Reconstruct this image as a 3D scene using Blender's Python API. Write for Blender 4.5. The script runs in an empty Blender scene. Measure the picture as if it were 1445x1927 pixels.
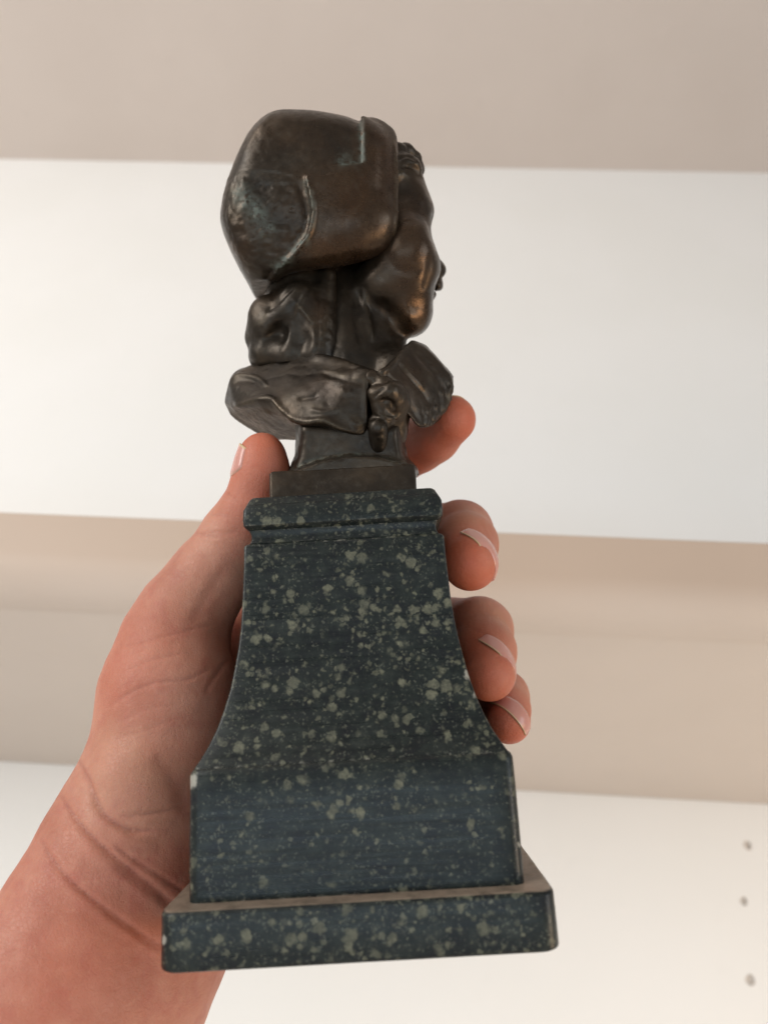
import bpy, bmesh, math, random
import numpy as np
from mathutils import Matrix, Vector

random.seed(7)
R = math.radians
S = bpy.context.scene
COL = S.collection

# ------------------------------------------------------------------ camera
F, CX, CY = 1326.0, 722.5, 963.5          # focal length and centre of the photograph in its own pixels
MM = 0.0009                                # one modelling unit of the held objects, in metres
CAM = np.array([0.0, 0.0, 1.45])
yaw, pitch, roll = 0.0525, R(35), 0.0696
fw = np.array([-math.sin(yaw)*math.cos(pitch), math.cos(yaw)*math.cos(pitch), math.sin(pitch)])
r0 = np.array([math.cos(yaw), math.sin(yaw), 0.0])
u0 = np.cross(r0, fw)
rt = math.cos(roll)*r0 + math.sin(roll)*u0
up = -math.sin(roll)*r0 + math.cos(roll)*u0
cd = bpy.data.cameras.new('camera')
cam = bpy.data.objects.new('camera', cd)
COL.objects.link(cam)
cam.matrix_world = Matrix(((rt[0], up[0], -fw[0], CAM[0]), (rt[1], up[1], -fw[1], CAM[1]),
                           (rt[2], up[2], -fw[2], CAM[2]), (0, 0, 0, 1)))
cd.sensor_fit = 'VERTICAL'
cd.sensor_height = 36.0
cd.sensor_width = 27.0
cd.lens = 36.0*F/1927.0
cd.clip_start = 0.01
cd.clip_end = 100
cd.dof.use_dof = True
cd.dof.focus_distance = 0.240
cd.dof.aperture_fstop = cd.lens/2.7
S.camera = cam

# ------------------------------------------------------------------ world, lamps, exposure
w = bpy.data.worlds.new('World')
S.world = w
w.use_nodes = True
bg = w.node_tree.nodes['Background']
bg.inputs['Color'].default_value = (1.0, 0.98, 0.955, 1)
bg.inputs['Strength'].default_value = 0.42


def area(name, loc, target, sx, sy, power, colour):
    d = bpy.data.lights.new(name, 'AREA')
    d.shape = 'RECTANGLE'
    d.size, d.size_y, d.energy, d.color = sx, sy, power, colour
    o = bpy.data.objects.new(name, d)
    COL.objects.link(o)
    o.location = loc
    o.rotation_euler = (Vector(target)-Vector(loc)).to_track_quat('-Z', 'Y').to_euler()
    return o


area('window_light', (-2.1, -1.5, 2.1), (-0.1, 0.9, 1.85), 1.4, 1.8, 63, (1.0, 0.985, 0.955))
area('side_window_light', (2.4, -1.0, 1.2), (0.1, 0.35, 1.5), 1.0, 1.5, 16, (0.74, 0.88, 1.0))
area('low_fill_light', (-0.25, -1.15, 0.62), (0.0, 0.3, 1.62), 1.7, 0.40, 6, (0.64, 0.84, 1.0))  # cool fill added low behind the camera for a sheen on the dado
area('lamp_light', (1.55, -0.15, 0.72), (0.30, 0.9, 1.25), 0.6, 0.7, 12, (1.0, 0.72, 0.45))
S.view_settings.view_transform = 'Standard'
S.view_settings.look = 'None'
S.view_settings.exposure = 0.0
S.view_settings.gamma = 1.0
S.render.engine = 'CYCLES'


# ------------------------------------------------------------------ helpers
def unit(v):
    v = np.asarray(v, float)
    return v/np.linalg.norm(v)


def tag(o, label=None, cat=None, group=None, kind=None):
    for k, v in (('label', label), ('category', cat), ('group', group), ('kind', kind)):
        if v:
            o[k] = v
    return o


def mesh_obj(name, verts, faces, mat, parent=None, smooth=True, attrs=None):
    me = bpy.data.meshes.new(name)
    verts = np.asarray(verts, np.float32)
    if isinstance(faces, np.ndarray):
        n, k = faces.shape
        me.vertices.add(len(verts))
        me.vertices.foreach_set('co', verts.ravel())
        me.loops.add(n*k)
        me.loops.foreach_set('vertex_index', faces.ravel().astype(np.int32))
        me.polygons.add(n)
        me.polygons.foreach_set('loop_start', np.arange(0, n*k, k, dtype=np.int32))
        me.update(calc_edges=True)
        me.validate()
    else:
        me.from_pydata([tuple(map(float, v)) for v in verts], [], faces)
    if smooth:
        me.polygons.foreach_set('use_smooth', np.ones(len(me.polygons), bool))
    for an, av in (attrs or {}).items():
        a = me.attributes.new(an, 'FLOAT', 'POINT')
        a.data.foreach_set('value', np.asarray(av, np.float32))
    me.materials.append(mat)
    me.update()
    o = bpy.data.objects.new(name, me)
    COL.objects.link(o)
    if parent:
        o.parent = parent
    return o


class NT:
    """small node-tree writer"""
    def __init__(self, name):
        self.m = bpy.data.materials.new(name)
        self.m.use_nodes = True
        self.t = self.m.node_tree
        self.b = self.t.nodes['Principled BSDF']

    def n(self, typ, **kw):
        x = self.t.nodes.new(typ)
        for k, v in kw.items():
            if k.startswith('i_'):
                x.inputs[k[2:].replace('_', ' ')].default_value = v
            else:
                setattr(x, k, v)
        return x

    def l(self, a, b):
        self.t.links.new(a, b)

    def coords(self, scale=(1, 1, 1)):
        c = self.n('ShaderNodeTexCoord')
        mp = self.n('ShaderNodeMapping')
        mp.inputs['Scale'].default_value = scale
        self.l(c.outputs['Object'], mp.inputs['Vector'])
        return mp.outputs['Vector']

    def noise(self, vec, scale, detail=4, rough=0.55, dist=0.0):
        x = self.n('ShaderNodeTexNoise')
        x.inputs['Scale'].default_value = scale
        x.inputs['Detail'].default_value = detail
        x.inputs['Roughness'].default_value = rough
        x.inputs['Distortion'].default_value = dist
        self.l(vec, x.inputs['Vector'])
        return x

    def ramp(self, fac, stops):
        x = self.n('ShaderNodeValToRGB')
        e = x.color_ramp.elements
        while len(e) < len(stops):
            e.new(0.5)
        for i, (p, c) in enumerate(stops):
            e[i].position = p
            e[i].color = (*c, 1) if len(c) == 3 else c
        self.l(fac, x.inputs['Fac'])
        return x.outputs['Color']

    def math(self, op, a, b=None, c=None, clamp=False):
        x = self.n('ShaderNodeMath', operation=op, use_clamp=clamp)
        for i, v in enumerate((a, b, c)):
            if v is None:
                continue
            if isinstance(v, (int, float)):
                x.inputs[i].default_value = v
            else:
                self.l(v, x.inputs[i])
        return x.outputs[0]

    def mr(self, v, a, b, c=0.0, d=1.0):
        x = self.n('ShaderNodeMapRange', interpolation_type='SMOOTHSTEP')
        for i, k in enumerate((a, b, c, d)):
            x.inputs[i+1].default_value = k
        self.l(v, x.inputs[0])
        return x.outputs[0]

    def mix(self, fac, a, b, mode='MIX'):
        x = self.n('ShaderNodeMix', data_type='RGBA', blend_type=mode)
        for s, v in ((x.inputs[0], fac), (x.inputs[6], a), (x.inputs[7], b)):
            if isinstance(v, (int, float)):
                s.default_value = v
            elif isinstance(v, tuple):
                s.default_value = (*v, 1)
            else:
                self.l(v, s)
        return x.outputs[2]

    def attr(self, name):
        return self.n('ShaderNodeAttribute', attribute_name=name).outputs['Fac']

    def bump(self, h, strength, dist, prev=None):
        x = self.n('ShaderNodeBump')
        x.inputs['Strength'].default_value = strength
        x.inputs['Distance'].default_value = dist
        self.l(h, x.inputs['Height'])
        if prev is not None:
            self.l(prev, x.inputs['Normal'])
        return x.outputs['Normal']

    def out(self, **kw):
        for k, v in kw.items():
            s = self.b.inputs[k.replace('_', ' ')]
            if isinstance(v, (int, float)):
                s.default_value = v
            elif isinstance(v, tuple):
                s.default_value = (*v, 1) if s.type == 'RGBA' else v
            else:
                self.l(v, s)
        return self.m


# ------------------------------------------------------------------ materials
def mat_paint(name, c1, c2, rough=0.55):
    t = NT(name)
    v = t.coords()
    n1 = t.noise(v, 3.0, 3)
    n2 = t.noise(v, 220.0, 3)
    n3 = t.noise(v, 22.0, 5, 0.6)
    col = t.mix(t.mr(n1.outputs['Fac'], 0.35, 0.65), c1, c2)
    col = t.mix(t.mr(n3.outputs['Fac'], 0.60, 0.78, 0.0, 0.10), col, tuple(0.72*x for x in c1))
    nb = t.bump(n2.outputs['Fac'], 0.12, 0.0006)
    n4 = t.noise(v, 16.0, 2)
    nb = t.bump(t.mr(n4.outputs['Fac'], 0.60, 0.80), 0.35, 0.002, nb)
    return t.out(Base_Color=col, Roughness=rough, Normal=nb)


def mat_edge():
    t = NT('beige_edge_shade')
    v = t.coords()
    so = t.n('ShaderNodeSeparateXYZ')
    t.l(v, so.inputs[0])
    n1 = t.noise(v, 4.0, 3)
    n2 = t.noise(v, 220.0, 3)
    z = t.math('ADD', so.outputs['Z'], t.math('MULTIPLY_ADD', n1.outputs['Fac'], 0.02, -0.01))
    col = t.mix(t.mr(z, -0.012, 0.036), (0.60, 0.525, 0.465), (0.475, 0.370, 0.292))  # beige front fading to pale underneath: soft shade put into the colour
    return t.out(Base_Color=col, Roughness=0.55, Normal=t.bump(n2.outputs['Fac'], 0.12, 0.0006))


def mat_stone():
    t = NT('speckled_green_stone')
    v = t.coords()
    # dark ground mass
    g1 = t.noise(v, 190, 7, 0.70)
    g2 = t.noise(v, 900, 4, 0.6)
    base = t.ramp(g1.outputs['Fac'], [(0.33, (0.003, 0.0045, 0.0065)), (0.50, (0.0064, 0.0098, 0.0092)),
                                      (0.62, (0.013, 0.0178, 0.0158)), (0.75, (0.030, 0.032, 0.026))])
    base = t.mix(t.mr(g2.outputs['Fac'], 0.56, 0.74, 0.0, 0.55), base, (0.055, 0.056, 0.044))
    # warp for ragged spots
    wn = t.noise(v, 480, 4, 0.55)
    wv = t.n('ShaderNodeVectorMath', operation='MULTIPLY_ADD')
    t.l(wn.outputs['Color'], wv.inputs[0])
    wv.inputs[1].default_value = (0.0030, 0.0030, 0.0030)
    t.l(v, wv.inputs[2])
    cl = t.noise(v, 75, 2, 0.5)

    def spots(scale, rmin, rmax, keep, soft):
        vo = t.n('ShaderNodeTexVoronoi')
        vo.inputs['Scale'].default_value = scale
        vo.inputs['Randomness'].default_value = 1.0
        t.l(wv.outputs[0], vo.inputs['Vector'])
        sp = t.n('ShaderNodeSeparateColor')
        t.l(vo.outputs['Color'], sp.inputs[0])
        rad = t.math('MULTIPLY_ADD', sp.outputs[0], rmax-rmin, rmin)
        d = t.math('SUBTRACT', rad, vo.outputs['Distance'])
        m = t.mr(d, 0.0, soft)
        k = t.math('ADD', sp.outputs[1], t.math('MULTIPLY_ADD', cl.outputs['Fac'], 1.5, -0.75))
        return t.math('MULTIPLY', m, t.mr(k, keep, keep+0.04)), sp.outputs[2]
    a, ca = spots(265, 0.20, 0.60, 0.52, 0.26)
    b, cb = spots(520, 0.22, 0.62, 0.44, 0.32)
    c, cc = spots(1000, 0.2, 0.56, 0.40, 0.28)
    n5 = t.noise(v, 1100, 3)
    spot = t.ramp(n5.outputs['Fac'], [(0.3, (0.078, 0.081, 0.056)), (0.7, (0.142, 0.139, 0.096))])
    col = t.mix(t.math('MULTIPLY', c, 0.45), base, (0.10, 0.105, 0.082))
    col = t.mix(t.math('MULTIPLY', b, t.math('MULTIPLY_ADD', cb, 0.6, 0.25)), col, spot)
    col = t.mix(t.math('MULTIPLY', a, t.math('MULTIPLY', t.math('MULTIPLY_ADD', ca, 0.45, 0.5), t.mr(g2.outputs['Fac'], 0.30, 0.52, 0.55, 1.0))), col, spot)
    # worn, pale arrises
    bv = t.n('ShaderNodeBevel', samples=4)
    bv.inputs['Radius'].default_value = 0.0011
    ge = t.n('ShaderNodeNewGeometry')
    dp = t.n('ShaderNodeVectorMath', operation='DOT_PRODUCT')
    t.l(bv.outputs[0], dp.inputs[0])
    t.l(ge.outputs['Normal'], dp.inputs[1])
    edge = t.mr(dp.outputs['Value'], 0.99, 0.86)
    chips = t.noise(v, 420, 4, 0.7)
    em = t.math('MULTIPLY', edge, t.mr(chips.outputs['Fac'], 0.50, 0.68))
    col = t.mix(t.math('MULTIPLY', em, 0.75), col, (0.26, 0.25, 0.21))
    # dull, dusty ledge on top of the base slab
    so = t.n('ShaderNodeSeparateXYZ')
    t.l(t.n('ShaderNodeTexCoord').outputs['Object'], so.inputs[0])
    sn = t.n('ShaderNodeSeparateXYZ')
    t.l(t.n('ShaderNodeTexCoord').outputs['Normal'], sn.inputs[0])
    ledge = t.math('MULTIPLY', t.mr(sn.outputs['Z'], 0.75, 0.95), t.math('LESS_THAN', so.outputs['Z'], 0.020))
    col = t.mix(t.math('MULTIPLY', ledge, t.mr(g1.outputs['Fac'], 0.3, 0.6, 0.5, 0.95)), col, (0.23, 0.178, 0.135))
    # a few fresh pale chips
    for cx_, cz_, cr_ in ((39.9, 79.0, 2.0), (41.8, 72.5, 1.6), (-49.6, 51.6, 2.4), (50.4, 28.0, 1.2), (-56.0, 10.0, 1.5)):
        dd = t.n('ShaderNodeVectorMath', operation='DISTANCE')
        t.l(wv.outputs[0], dd.inputs[0])
        dd.inputs[1].default_value = (cx_*MM+0.0015, -abs(cx_)*MM+0.0015, cz_*MM+0.0015)
        col = t.mix(t.math('MULTIPLY', t.mr(dd.outputs['Value'], cr_*MM*1.2, cr_*MM*0.6), 0.75), col, (0.36, 0.34, 0.29))
    # saw marks running round the block
    vs = t.coords((60, 60, 2600))
    s1 = t.noise(vs, 1.0, 4, 0.7)
    vs2 = t.coords((25, 25, 700))
    s2 = t.noise(vs2, 1.0, 3, 0.6)
    col = t.mix(t.mr(s1.outputs['Fac'], 0.58, 0.75, 0.0, 0.13), col, (0.05, 0.058, 0.058))
    rgh = t.math('ADD', t.mr(s2.outputs['Fac'], 0.3, 0.7, 0.26, 0.44), t.math('MULTIPLY', a, 0.1))
    nb = t.bump(s1.outputs['Fac'], 0.16, 0.00025)
    nb = t.bump(g2.outputs['Fac'], 0.15, 0.0002, nb)
    t.b.inputs['Specular IOR Level'].default_value = 0.34
    return t.out(Base_Color=col, Roughness=rgh, Normal=nb)


def mat_bronze():
    t = NT('patinated_bronze')
    v = t.coords()
    n1 = t.noise(v, 70, 5, 0.6)
    n2 = t.noise(v, 420, 5, 0.65)
    n3 = t.noise(v, 1700, 3, 0.6)
    dark = t.ramp(n1.outputs['Fac'], [(0.32, (0.020, 0.016, 0.012)), (0.55, (0.034, 0.026, 0.018)),
                                      (0.72, (0.052, 0.038, 0.025))])
    warm = t.ramp(n1.outputs['Fac'], [(0.30, (0.044, 0.024, 0.013)), (0.70, (0.080, 0.043, 0.021))])
    wear = t.attr('wear')
    col = t.mix(wear, dark, warm)
    col = t.mix(t.mr(n2.outputs['Fac'], 0.56, 0.74, 0.0, 0.40), col, (0.060, 0.050, 0.036))
    pat = t.math('MULTIPLY', t.attr('patina'), t.mr(n2.outputs['Fac'], 0.36, 0.58))
    col = t.mix(pat, col, (0.085, 0.105, 0.088))
    rub = t.attr('rub')
    col = t.mix(t.math('MULTIPLY', rub, t.mr(n3.outputs['Fac'], 0.35, 0.65, 0.3, 1.0)), col, (0.105, 0.083, 0.055))
    met = t.math('MULTIPLY_ADD', pat, -0.5, 0.68, clamp=True)
    rg = t.mr(n2.outputs['Fac'], 0.3, 0.75, 0.30, 0.50)
    rg = t.math('ADD', rg, t.math('MULTIPLY', pat, 0.25))
    rg = t.math('SUBTRACT', rg, t.math('MULTIPLY', wear, 0.13))
    nb = t.bump(n2.outputs['Fac'], 0.20, 0.0006)
    nb = t.bump(n3.outputs['Fac'], 0.15, 0.00025, nb)
    return t.out(Base_Color=col, Metallic=met, Roughness=rg, Normal=nb)


def mat_skin():
    t = NT('skin')
    v = t.coords()
    n1 = t.noise(v, 38, 4, 0.6)
    n2 = t.noise(v, 140, 4, 0.6)
    n6 = t.noise(v, 620, 4, 0.65)
    blush = t.attr('blush')
    pale = t.attr('pale')
    base = t.ramp(n1.outputs['Fac'], [(0.30, (0.36, 0.122, 0.076)), (0.50, (0.46, 0.184, 0.124)),
                                      (0.70, (0.53, 0.255, 0.178))])
    col = t.mix(t.mr(n2.outputs['Fac'], 0.50, 0.70, 0.0, 0.42), base, (0.38, 0.110, 0.085))
    col = t.mix(t.mr(n6.outputs['Fac'], 0.52, 0.72, 0.0, 0.22), col, (0.56, 0.30, 0.20))
    col = t.mix(t.math('MULTIPLY', blush, 0.85), col, (0.48, 0.112, 0.052))
    col = t.mix(t.math('MULTIPLY', pale, 0.6), col, (0.50, 0.32, 0.20))
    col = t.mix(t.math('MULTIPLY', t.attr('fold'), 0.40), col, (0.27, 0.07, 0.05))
    vo = t.n('ShaderNodeTexVoronoi', feature='DISTANCE_TO_EDGE')
    vo.inputs['Scale'].default_value = 900
    wn = t.noise(v, 300, 3)
    wv = t.n('ShaderNodeVectorMath', operation='MULTIPLY_ADD')
    t.l(wn.outputs['Color'], wv.inputs[0])
    wv.inputs[1].default_value = (0.004, 0.004, 0.004)
    t.l(v, wv.inputs[2])
    t.l(wv.outputs[0], vo.inputs['Vector'])
    nb = t.bump(t.mr(vo.outputs['Distance'], 0.0, 0.12), 0.40, 0.00020)
    n4 = t.noise(v, 420, 4, 0.6)
    nb = t.bump(n4.outputs['Fac'], 0.35, 0.0005, nb)
    t.b.inputs['Subsurface Weight'].default_value = 0.30
    t.b.inputs['Subsurface Radius'].default_value = (1.0, 0.35, 0.18)
    t.b.inputs['Subsurface Scale'].default_value = 0.0035
    t.b.inputs['Specular IOR Level'].default_value = 0.38
    return t.out(Base_Color=col, Roughness=0.50, Normal=nb)


def mat_nail():
    t = NT('fingernail')
    tip = t.attr('tip')
    col = t.mix(t.mr(tip, 0.91, 0.98), (0.56, 0.270, 0.220), (0.56, 0.40, 0.23))
    col = t.mix(t.mr(tip, 0.12, 0.02), col, (0.48, 0.27, 0.20))
    t.b.inputs['Subsurface Weight'].default_value = 0.15
    t.b.inputs['Subsurface Radius'].default_value = (1.0, 0.4, 0.25)
    t.b.inputs['Subsurface Scale'].default_value = 0.0015
    return t.out(Base_Color=col, Roughness=0.24)


M_WALL = mat_paint('white_wall_paint', (0.80, 0.79, 0.765), (0.815, 0.805, 0.785))
M_SHELF = mat_paint('greige_board_paint', (0.60, 0.525, 0.465), (0.62, 0.545, 0.485))
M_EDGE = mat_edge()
M_CEIL = mat_paint('greige_ceiling_paint', (0.64, 0.565, 0.515), (0.66, 0.585, 0.535))
M_HOLE = mat_paint('hole_lining', (0.56, 0.51, 0.46), (0.60, 0.55, 0.50), 0.8)
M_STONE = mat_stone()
M_BRONZE = mat_bronze()
M_SKIN = mat_skin()
M_NAIL = mat_nail()


# ------------------------------------------------------------------ the room behind
def px_ray(px, py):
    return unit(rt*(px-CX)/F + up*(CY-py)/F + fw)


WY = 1.0                                   # the wall stands one metre away
Z_CEIL, Z_SH, Z_ST, SH_Y = CAM[2]+1.8196, CAM[2]+0.2490, CAM[2]+0.3208, 0.4783
holes = []
for px, py, rad in ((1406, 1591, 0.0052), (1399, 1696, 0.0046), (1411, 1844, 0.0056)):
    d = px_ray(px, py)
    q = CAM + d*(WY-CAM[1])/d[1]
    holes.append((q[0], q[2], rad))
bm = bmesh.new()
edges = []


def loop(pts):
    vs = [bm.verts.new(p) for p in pts]
    for i in range(len(vs)):
        edges.append(bm.edges.new((vs[i], vs[(i+1) % len(vs)])))
    return vs


loop([(-3, WY, -0.02), (3.2, WY, -0.02), (3.2, WY, Z_CEIL+0.02), (-3, WY, Z_CEIL+0.02)])
rims = []
for hx, hz, rad in holes:
    rims.append([(hx+rad*(1+0.10*math.sin(3*a+hx*40))*math.cos(a), WY, hz+rad*(1+0.10*math.cos(2*a+hz*70))*math.sin(a))
                 for a in [2*math.pi*k/16 for k in range(16)]])
    loop(rims[-1])
bmesh.ops.triangle_fill(bm, use_beauty=True, use_dissolve=False, edges=edges)
bmesh.ops.recalc_face_normals(bm, faces=bm.faces)
me = bpy.data.meshes.new('wall')
bm.to_mesh(me)
bm.free()
me.materials.append(M_WALL)
wall = bpy.data.objects.new('wall', me)
COL.objects.link(wall)
tag(wall, kind='structure')
for rim in rims:                            # drilled peg holes, each a little cup let into the wall
    v = list(rim) + [(x, y+0.003, z) for x, y, z in rim] + [(sum(p[0] for p in rim)/16, WY+0.0035, sum(p[2] for p in rim)/16)]
    f = [(i, (i+1) % 16, 16+(i+1) % 16, 16+i) for i in range(16)] + [(16+i, 16+(i+1) % 16, 32) for i in range(16)]
    mesh_obj('peg_hole', v, f, M_HOLE, wall)


def bevel_box(name, lo, hi, mat, parent=None, bev=0.002, seg=2):
    b = bmesh.new()
    bmesh.ops.create_cube(b, size=1.0)
    for vt in b.verts:
        for k in range(3):
            vt.co[k] = (lo[k]+hi[k])/2 + vt.co[k]*(hi[k]-lo[k])
    bmesh.ops.bevel(b, geom=list(b.edges), offset=bev, segments=seg, affect='EDGES', profile=0.5)
    m = bpy.data.meshes.new(name)
    b.to_mesh(m)
    b.free()
    m.polygons.foreach_set('use_smooth', np.ones(len(m.polygons), bool))
    m.materials.append(mat)
    o = bpy.data.objects.new(name, m)
    COL.objects.link(o)
    if parent:
        o.parent = parent
    try:
        m.set_sharp_from_angle(angle=R(35))
    except Exception:
        pass
    return o


shelf = bpy.data.objects.new('shelf', None)
COL.objects.link(shelf)
shelf.location = (0, WY, Z_SH)
tag(shelf, 'deep pale greige shelf board running along the white wall behind the hand', 'shelf')
bd = bevel_box('board', (-2.9, SH_Y+0.036-WY, 0), (3.1, -0.0005, Z_ST-Z_SH-0.0006), M_SHELF, shelf, 0.003, 3)
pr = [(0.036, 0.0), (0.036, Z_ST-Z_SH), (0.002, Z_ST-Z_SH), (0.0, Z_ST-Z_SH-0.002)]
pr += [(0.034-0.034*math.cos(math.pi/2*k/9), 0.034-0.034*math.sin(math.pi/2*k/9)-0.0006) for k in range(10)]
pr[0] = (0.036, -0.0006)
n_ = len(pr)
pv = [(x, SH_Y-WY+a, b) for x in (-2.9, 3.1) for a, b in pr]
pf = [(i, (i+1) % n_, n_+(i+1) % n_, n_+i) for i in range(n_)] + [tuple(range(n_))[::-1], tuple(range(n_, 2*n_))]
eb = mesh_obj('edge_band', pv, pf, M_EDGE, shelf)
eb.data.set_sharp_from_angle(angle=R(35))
ceiling = bevel_box('ceiling', (-3, -3.2, Z_CEIL), (3.2, WY+0.1, Z_CEIL+0.1), M_CEIL, None, 0.003)
tag(ceiling, kind='structure')
floor = bevel_box('floor', (-3, -3.2, -0.1), (3.2, WY+0.1, 0.0), mat_paint('pale_floor', (0.60, 0.58, 0.56), (0.64, 0.62, 0.60)), None, 0.003)
tag(floor, kind='structure')

# ------------------------------------------------------------------ frames of the held things
# statuette frame (O): x right, y away, z along its own axis, origin under the base slab, in modelling units
OP, OR = R(12.7), R(3.3)
C_O = np.array([14.7, -279.5, 81.5])
f_o = np.array([0, math.cos(OP), math.sin(OP)])
u_ = np.array([0, -math.sin(OP), math.cos(OP)])
R_O = math.cos(OR)*np.array([1., 0, 0]) - math.sin(OR)*u_
U_O = math.sin(OR)*np.array([1., 0, 0]) + math.cos(OR)*u_
B_O = np.stack([R_O, U_O, f_o])             # rows: view axes in O
B_W = np.stack([rt, up, fw])                # rows: view axes in world
A = B_W.T @ B_O                             # O directions -> world
M_O = Matrix([[*A[i], CAM[i] - MM*float(A[i] @ C_O)] for i in range(3)] + [[0, 0, 0, 1]])


def P(px, py, d):
    return np.array([(px-CX)*d/F, (CY-py)*d/F, d])


def c2o(v):
    return (np.asarray(v) @ B_O + C_O)


def o2c(v):
    return (np.asarray(v) - C_O) @ B_O.T


# ------------------------------------------------------------------ volume sculpting
class Vol:
    def __init__(s, lo, hi, h):
        s.lo, s.h = np.array(lo, float), h
        s.n = [int(math.ceil((hi[i]-lo[i])/h))+1 for i in range(3)]
        s.f = np.full(s.n, 12.0, np.float32)

    def sub(s, lo, hi, pad):
        a = [max(0, int((lo[i]-pad-s.lo[i])/s.h)) for i in range(3)]
        b = [min(s.n[i], int((hi[i]+pad-s.lo[i])/s.h)+2) for i in range(3)]
        if any(b[i] <= a[i] for i in range(3)):
            return None
        g = [(s.lo[i]+s.h*np.arange(a[i], b[i])).astype(np.float32) for i in range(3)]
        return (slice(a[0], b[0]), slice(a[1], b[1]), slice(a[2], b[2])), \
            (g[0][:, None, None], g[1][None, :, None], g[2][None, None, :])

    def put(s, prim, k=0.0, op='add'):
        fn, lo, hi = prim
        r = s.sub(lo, hi, k+3*s.h+1)
        if r is None:
            return
        sl, (x, y, z) = r
        d = fn(x, y, z)
        o = s.f[sl]
        if op == 'cut':
            d = -d
            if k > 0:
                hh = np.maximum(k-np.abs(o-d), 0)/k
                s.f[sl] = np.maximum(o, d) + hh*hh*k*0.25
            else:
                s.f[sl] = np.maximum(o, d)
        else:
            if k > 0:
                hh = np.maximum(k-np.abs(o-d), 0)/k
                s.f[sl] = np.minimum(o, d) - hh*hh*k*0.25
            else:
                s.f[sl] = np.minimum(o, d)

    def sample(s, p):
        q = (np.asarray(p)-s.lo)/s.h
        q = np.clip(q, 0, np.array(s.n)-1.001)
        i = q.astype(int)
        t = q-i
        r = 0
        for dx in (0, 1):
            for dy in (0, 1):
                for dz in (0, 1):
                    wt = (t[..., 0] if dx else 1-t[..., 0])*(t[..., 1] if dy else 1-t[..., 1])*(t[..., 2] if dz else 1-t[..., 2])
                    r = r + wt*s.f[i[..., 0]+dx, i[..., 1]+dy, i[..., 2]+dz]
        return r

    def mesh(s):
        f = s.f
        f[0], f[-1] = 5, 5
        f[:, 0], f[:, -1] = 5, 5
        f[:, :, 0], f[:, :, -1] = 5, 5
        ins = f < 0
        n = np.array(s.n)
        c = np.zeros(n-1, np.int8)
        for dx in (0, 1):
            for dy in (0, 1):
                for dz in (0, 1):
                    c += ins[dx:n[0]-1+dx, dy:n[1]-1+dy, dz:n[2]-1+dz]
        act = (c > 0) & (c < 8)
        ids = np.full(n-1, -1, np.int32)
        I = np.argwhere(act)
        ids[act] = np.arange(len(I))
        acc = np.zeros((len(I), 3))
        cnt = np.zeros(len(I))
        offs = [(0, 0, 0), (1, 0, 0), (0, 1, 0), (1, 1, 0), (0, 0, 1), (1, 0, 1), (0, 1, 1), (1, 1, 1)]
        vals = [f[I[:, 0]+o[0], I[:, 1]+o[1], I[:, 2]+o[2]] for o in offs]
        for a in range(8):
            for b in range(a+1, 8):
                if bin(a ^ b).count('1') != 1:
                    continue
                m = (vals[a] < 0) != (vals[b] < 0)
                t = vals[a][m]/(vals[a][m]-vals[b][m])
                oa, ob = np.array(offs[a]), np.array(offs[b])
                acc[m] += oa + t[:, None]*(ob-oa)
                cnt[m] += 1
        V = s.lo + s.h*(I + acc/cnt[:, None])
        Q = []
        for ax in range(3):
            a1, a2 = (ax+1) % 3, (ax+2) % 3
            lo = [slice(None)]*3
            hi = [slice(None)]*3
            lo[ax], hi[ax] = slice(0, -1), slice(1, None)
            m = ins[tuple(lo)] != ins[tuple(hi)]
            E = np.argwhere(m)
            E = E[(E[:, a1] > 0) & (E[:, a2] > 0) & (E[:, a1] < n[a1]-1) & (E[:, a2] < n[a2]-1)]
            if not len(E):
                continue
            flip = ins[E[:, 0], E[:, 1], E[:, 2]]
            e1, e2 = np.zeros(3, int), np.zeros(3, int)
            e1[a1], e2[a2] = 1, 1
            q = np.stack([ids[tuple((E-e1-e2).T)], ids[tuple((E-e2).T)], ids[tuple(E.T)], ids[tuple((E-e1).T)]], 1)
            q[~flip] = q[~flip][:, ::-1]
            Q.append(q)
        Q = np.concatenate(Q)
        Q = Q[(Q >= 0).all(1)]
        # light relaxation
        for _ in range(2):
            sm = np.zeros_like(V)
            ct = np.zeros(len(V))
            for k in range(4):
                np.add.at(sm, Q[:, k], V[Q[:, (k+1) % 4]]+V[Q[:, (k+3) % 4]])
                np.add.at(ct, Q[:, k], 2)
            V = 0.6*V + 0.4*sm/np.maximum(ct, 1)[:, None]
        return V, Q


def vnormals(V, Q):
    n = np.cross(V[Q[:, 2]]-V[Q[:, 0]], V[Q[:, 3]]-V[Q[:, 1]])
    N = np.zeros_like(V)
    for k in range(4):
        np.add.at(N, Q[:, k], n)
    return N/np.maximum(np.linalg.norm(N, axis=1), 1e-9)[:, None]


def keep_main(V, Q):
    """drop stray islands: keep the largest connected surface"""
    lab = np.arange(len(V))
    while True:
        m = lab[Q].min(1)
        new = lab.copy()
        for k in range(4):
            np.minimum.at(new, Q[:, k], m)
        new = new[new]
        if (new == lab).all():
            break
        lab = new
    u, c = np.unique(lab, return_counts=True)
    big = lab == u[c.argmax()]
    idx = np.cumsum(big)-1
    Q = idx[Q[big[Q[:, 0]]]]
    return V[big], Q


def rc(a, b, ra, rb):
    a, b = np.asarray(a, np.float32), np.asarray(b, np.float32)
    ba = b-a
    l2 = float(ba @ ba)+1e-9
    m = max(ra, rb)

    def fn(x, y, z):
        dx, dy, dz = x-a[0], y-a[1], z-a[2]
        t = np.clip((dx*ba[0]+dy*ba[1]+dz*ba[2])/l2, 0, 1)
        return np.sqrt((dx-t*ba[0])**2+(dy-t*ba[1])**2+(dz-t*ba[2])**2) - (ra+(rb-ra)*t)
    return fn, np.minimum(a, b)-m, np.maximum(a, b)+m


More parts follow.
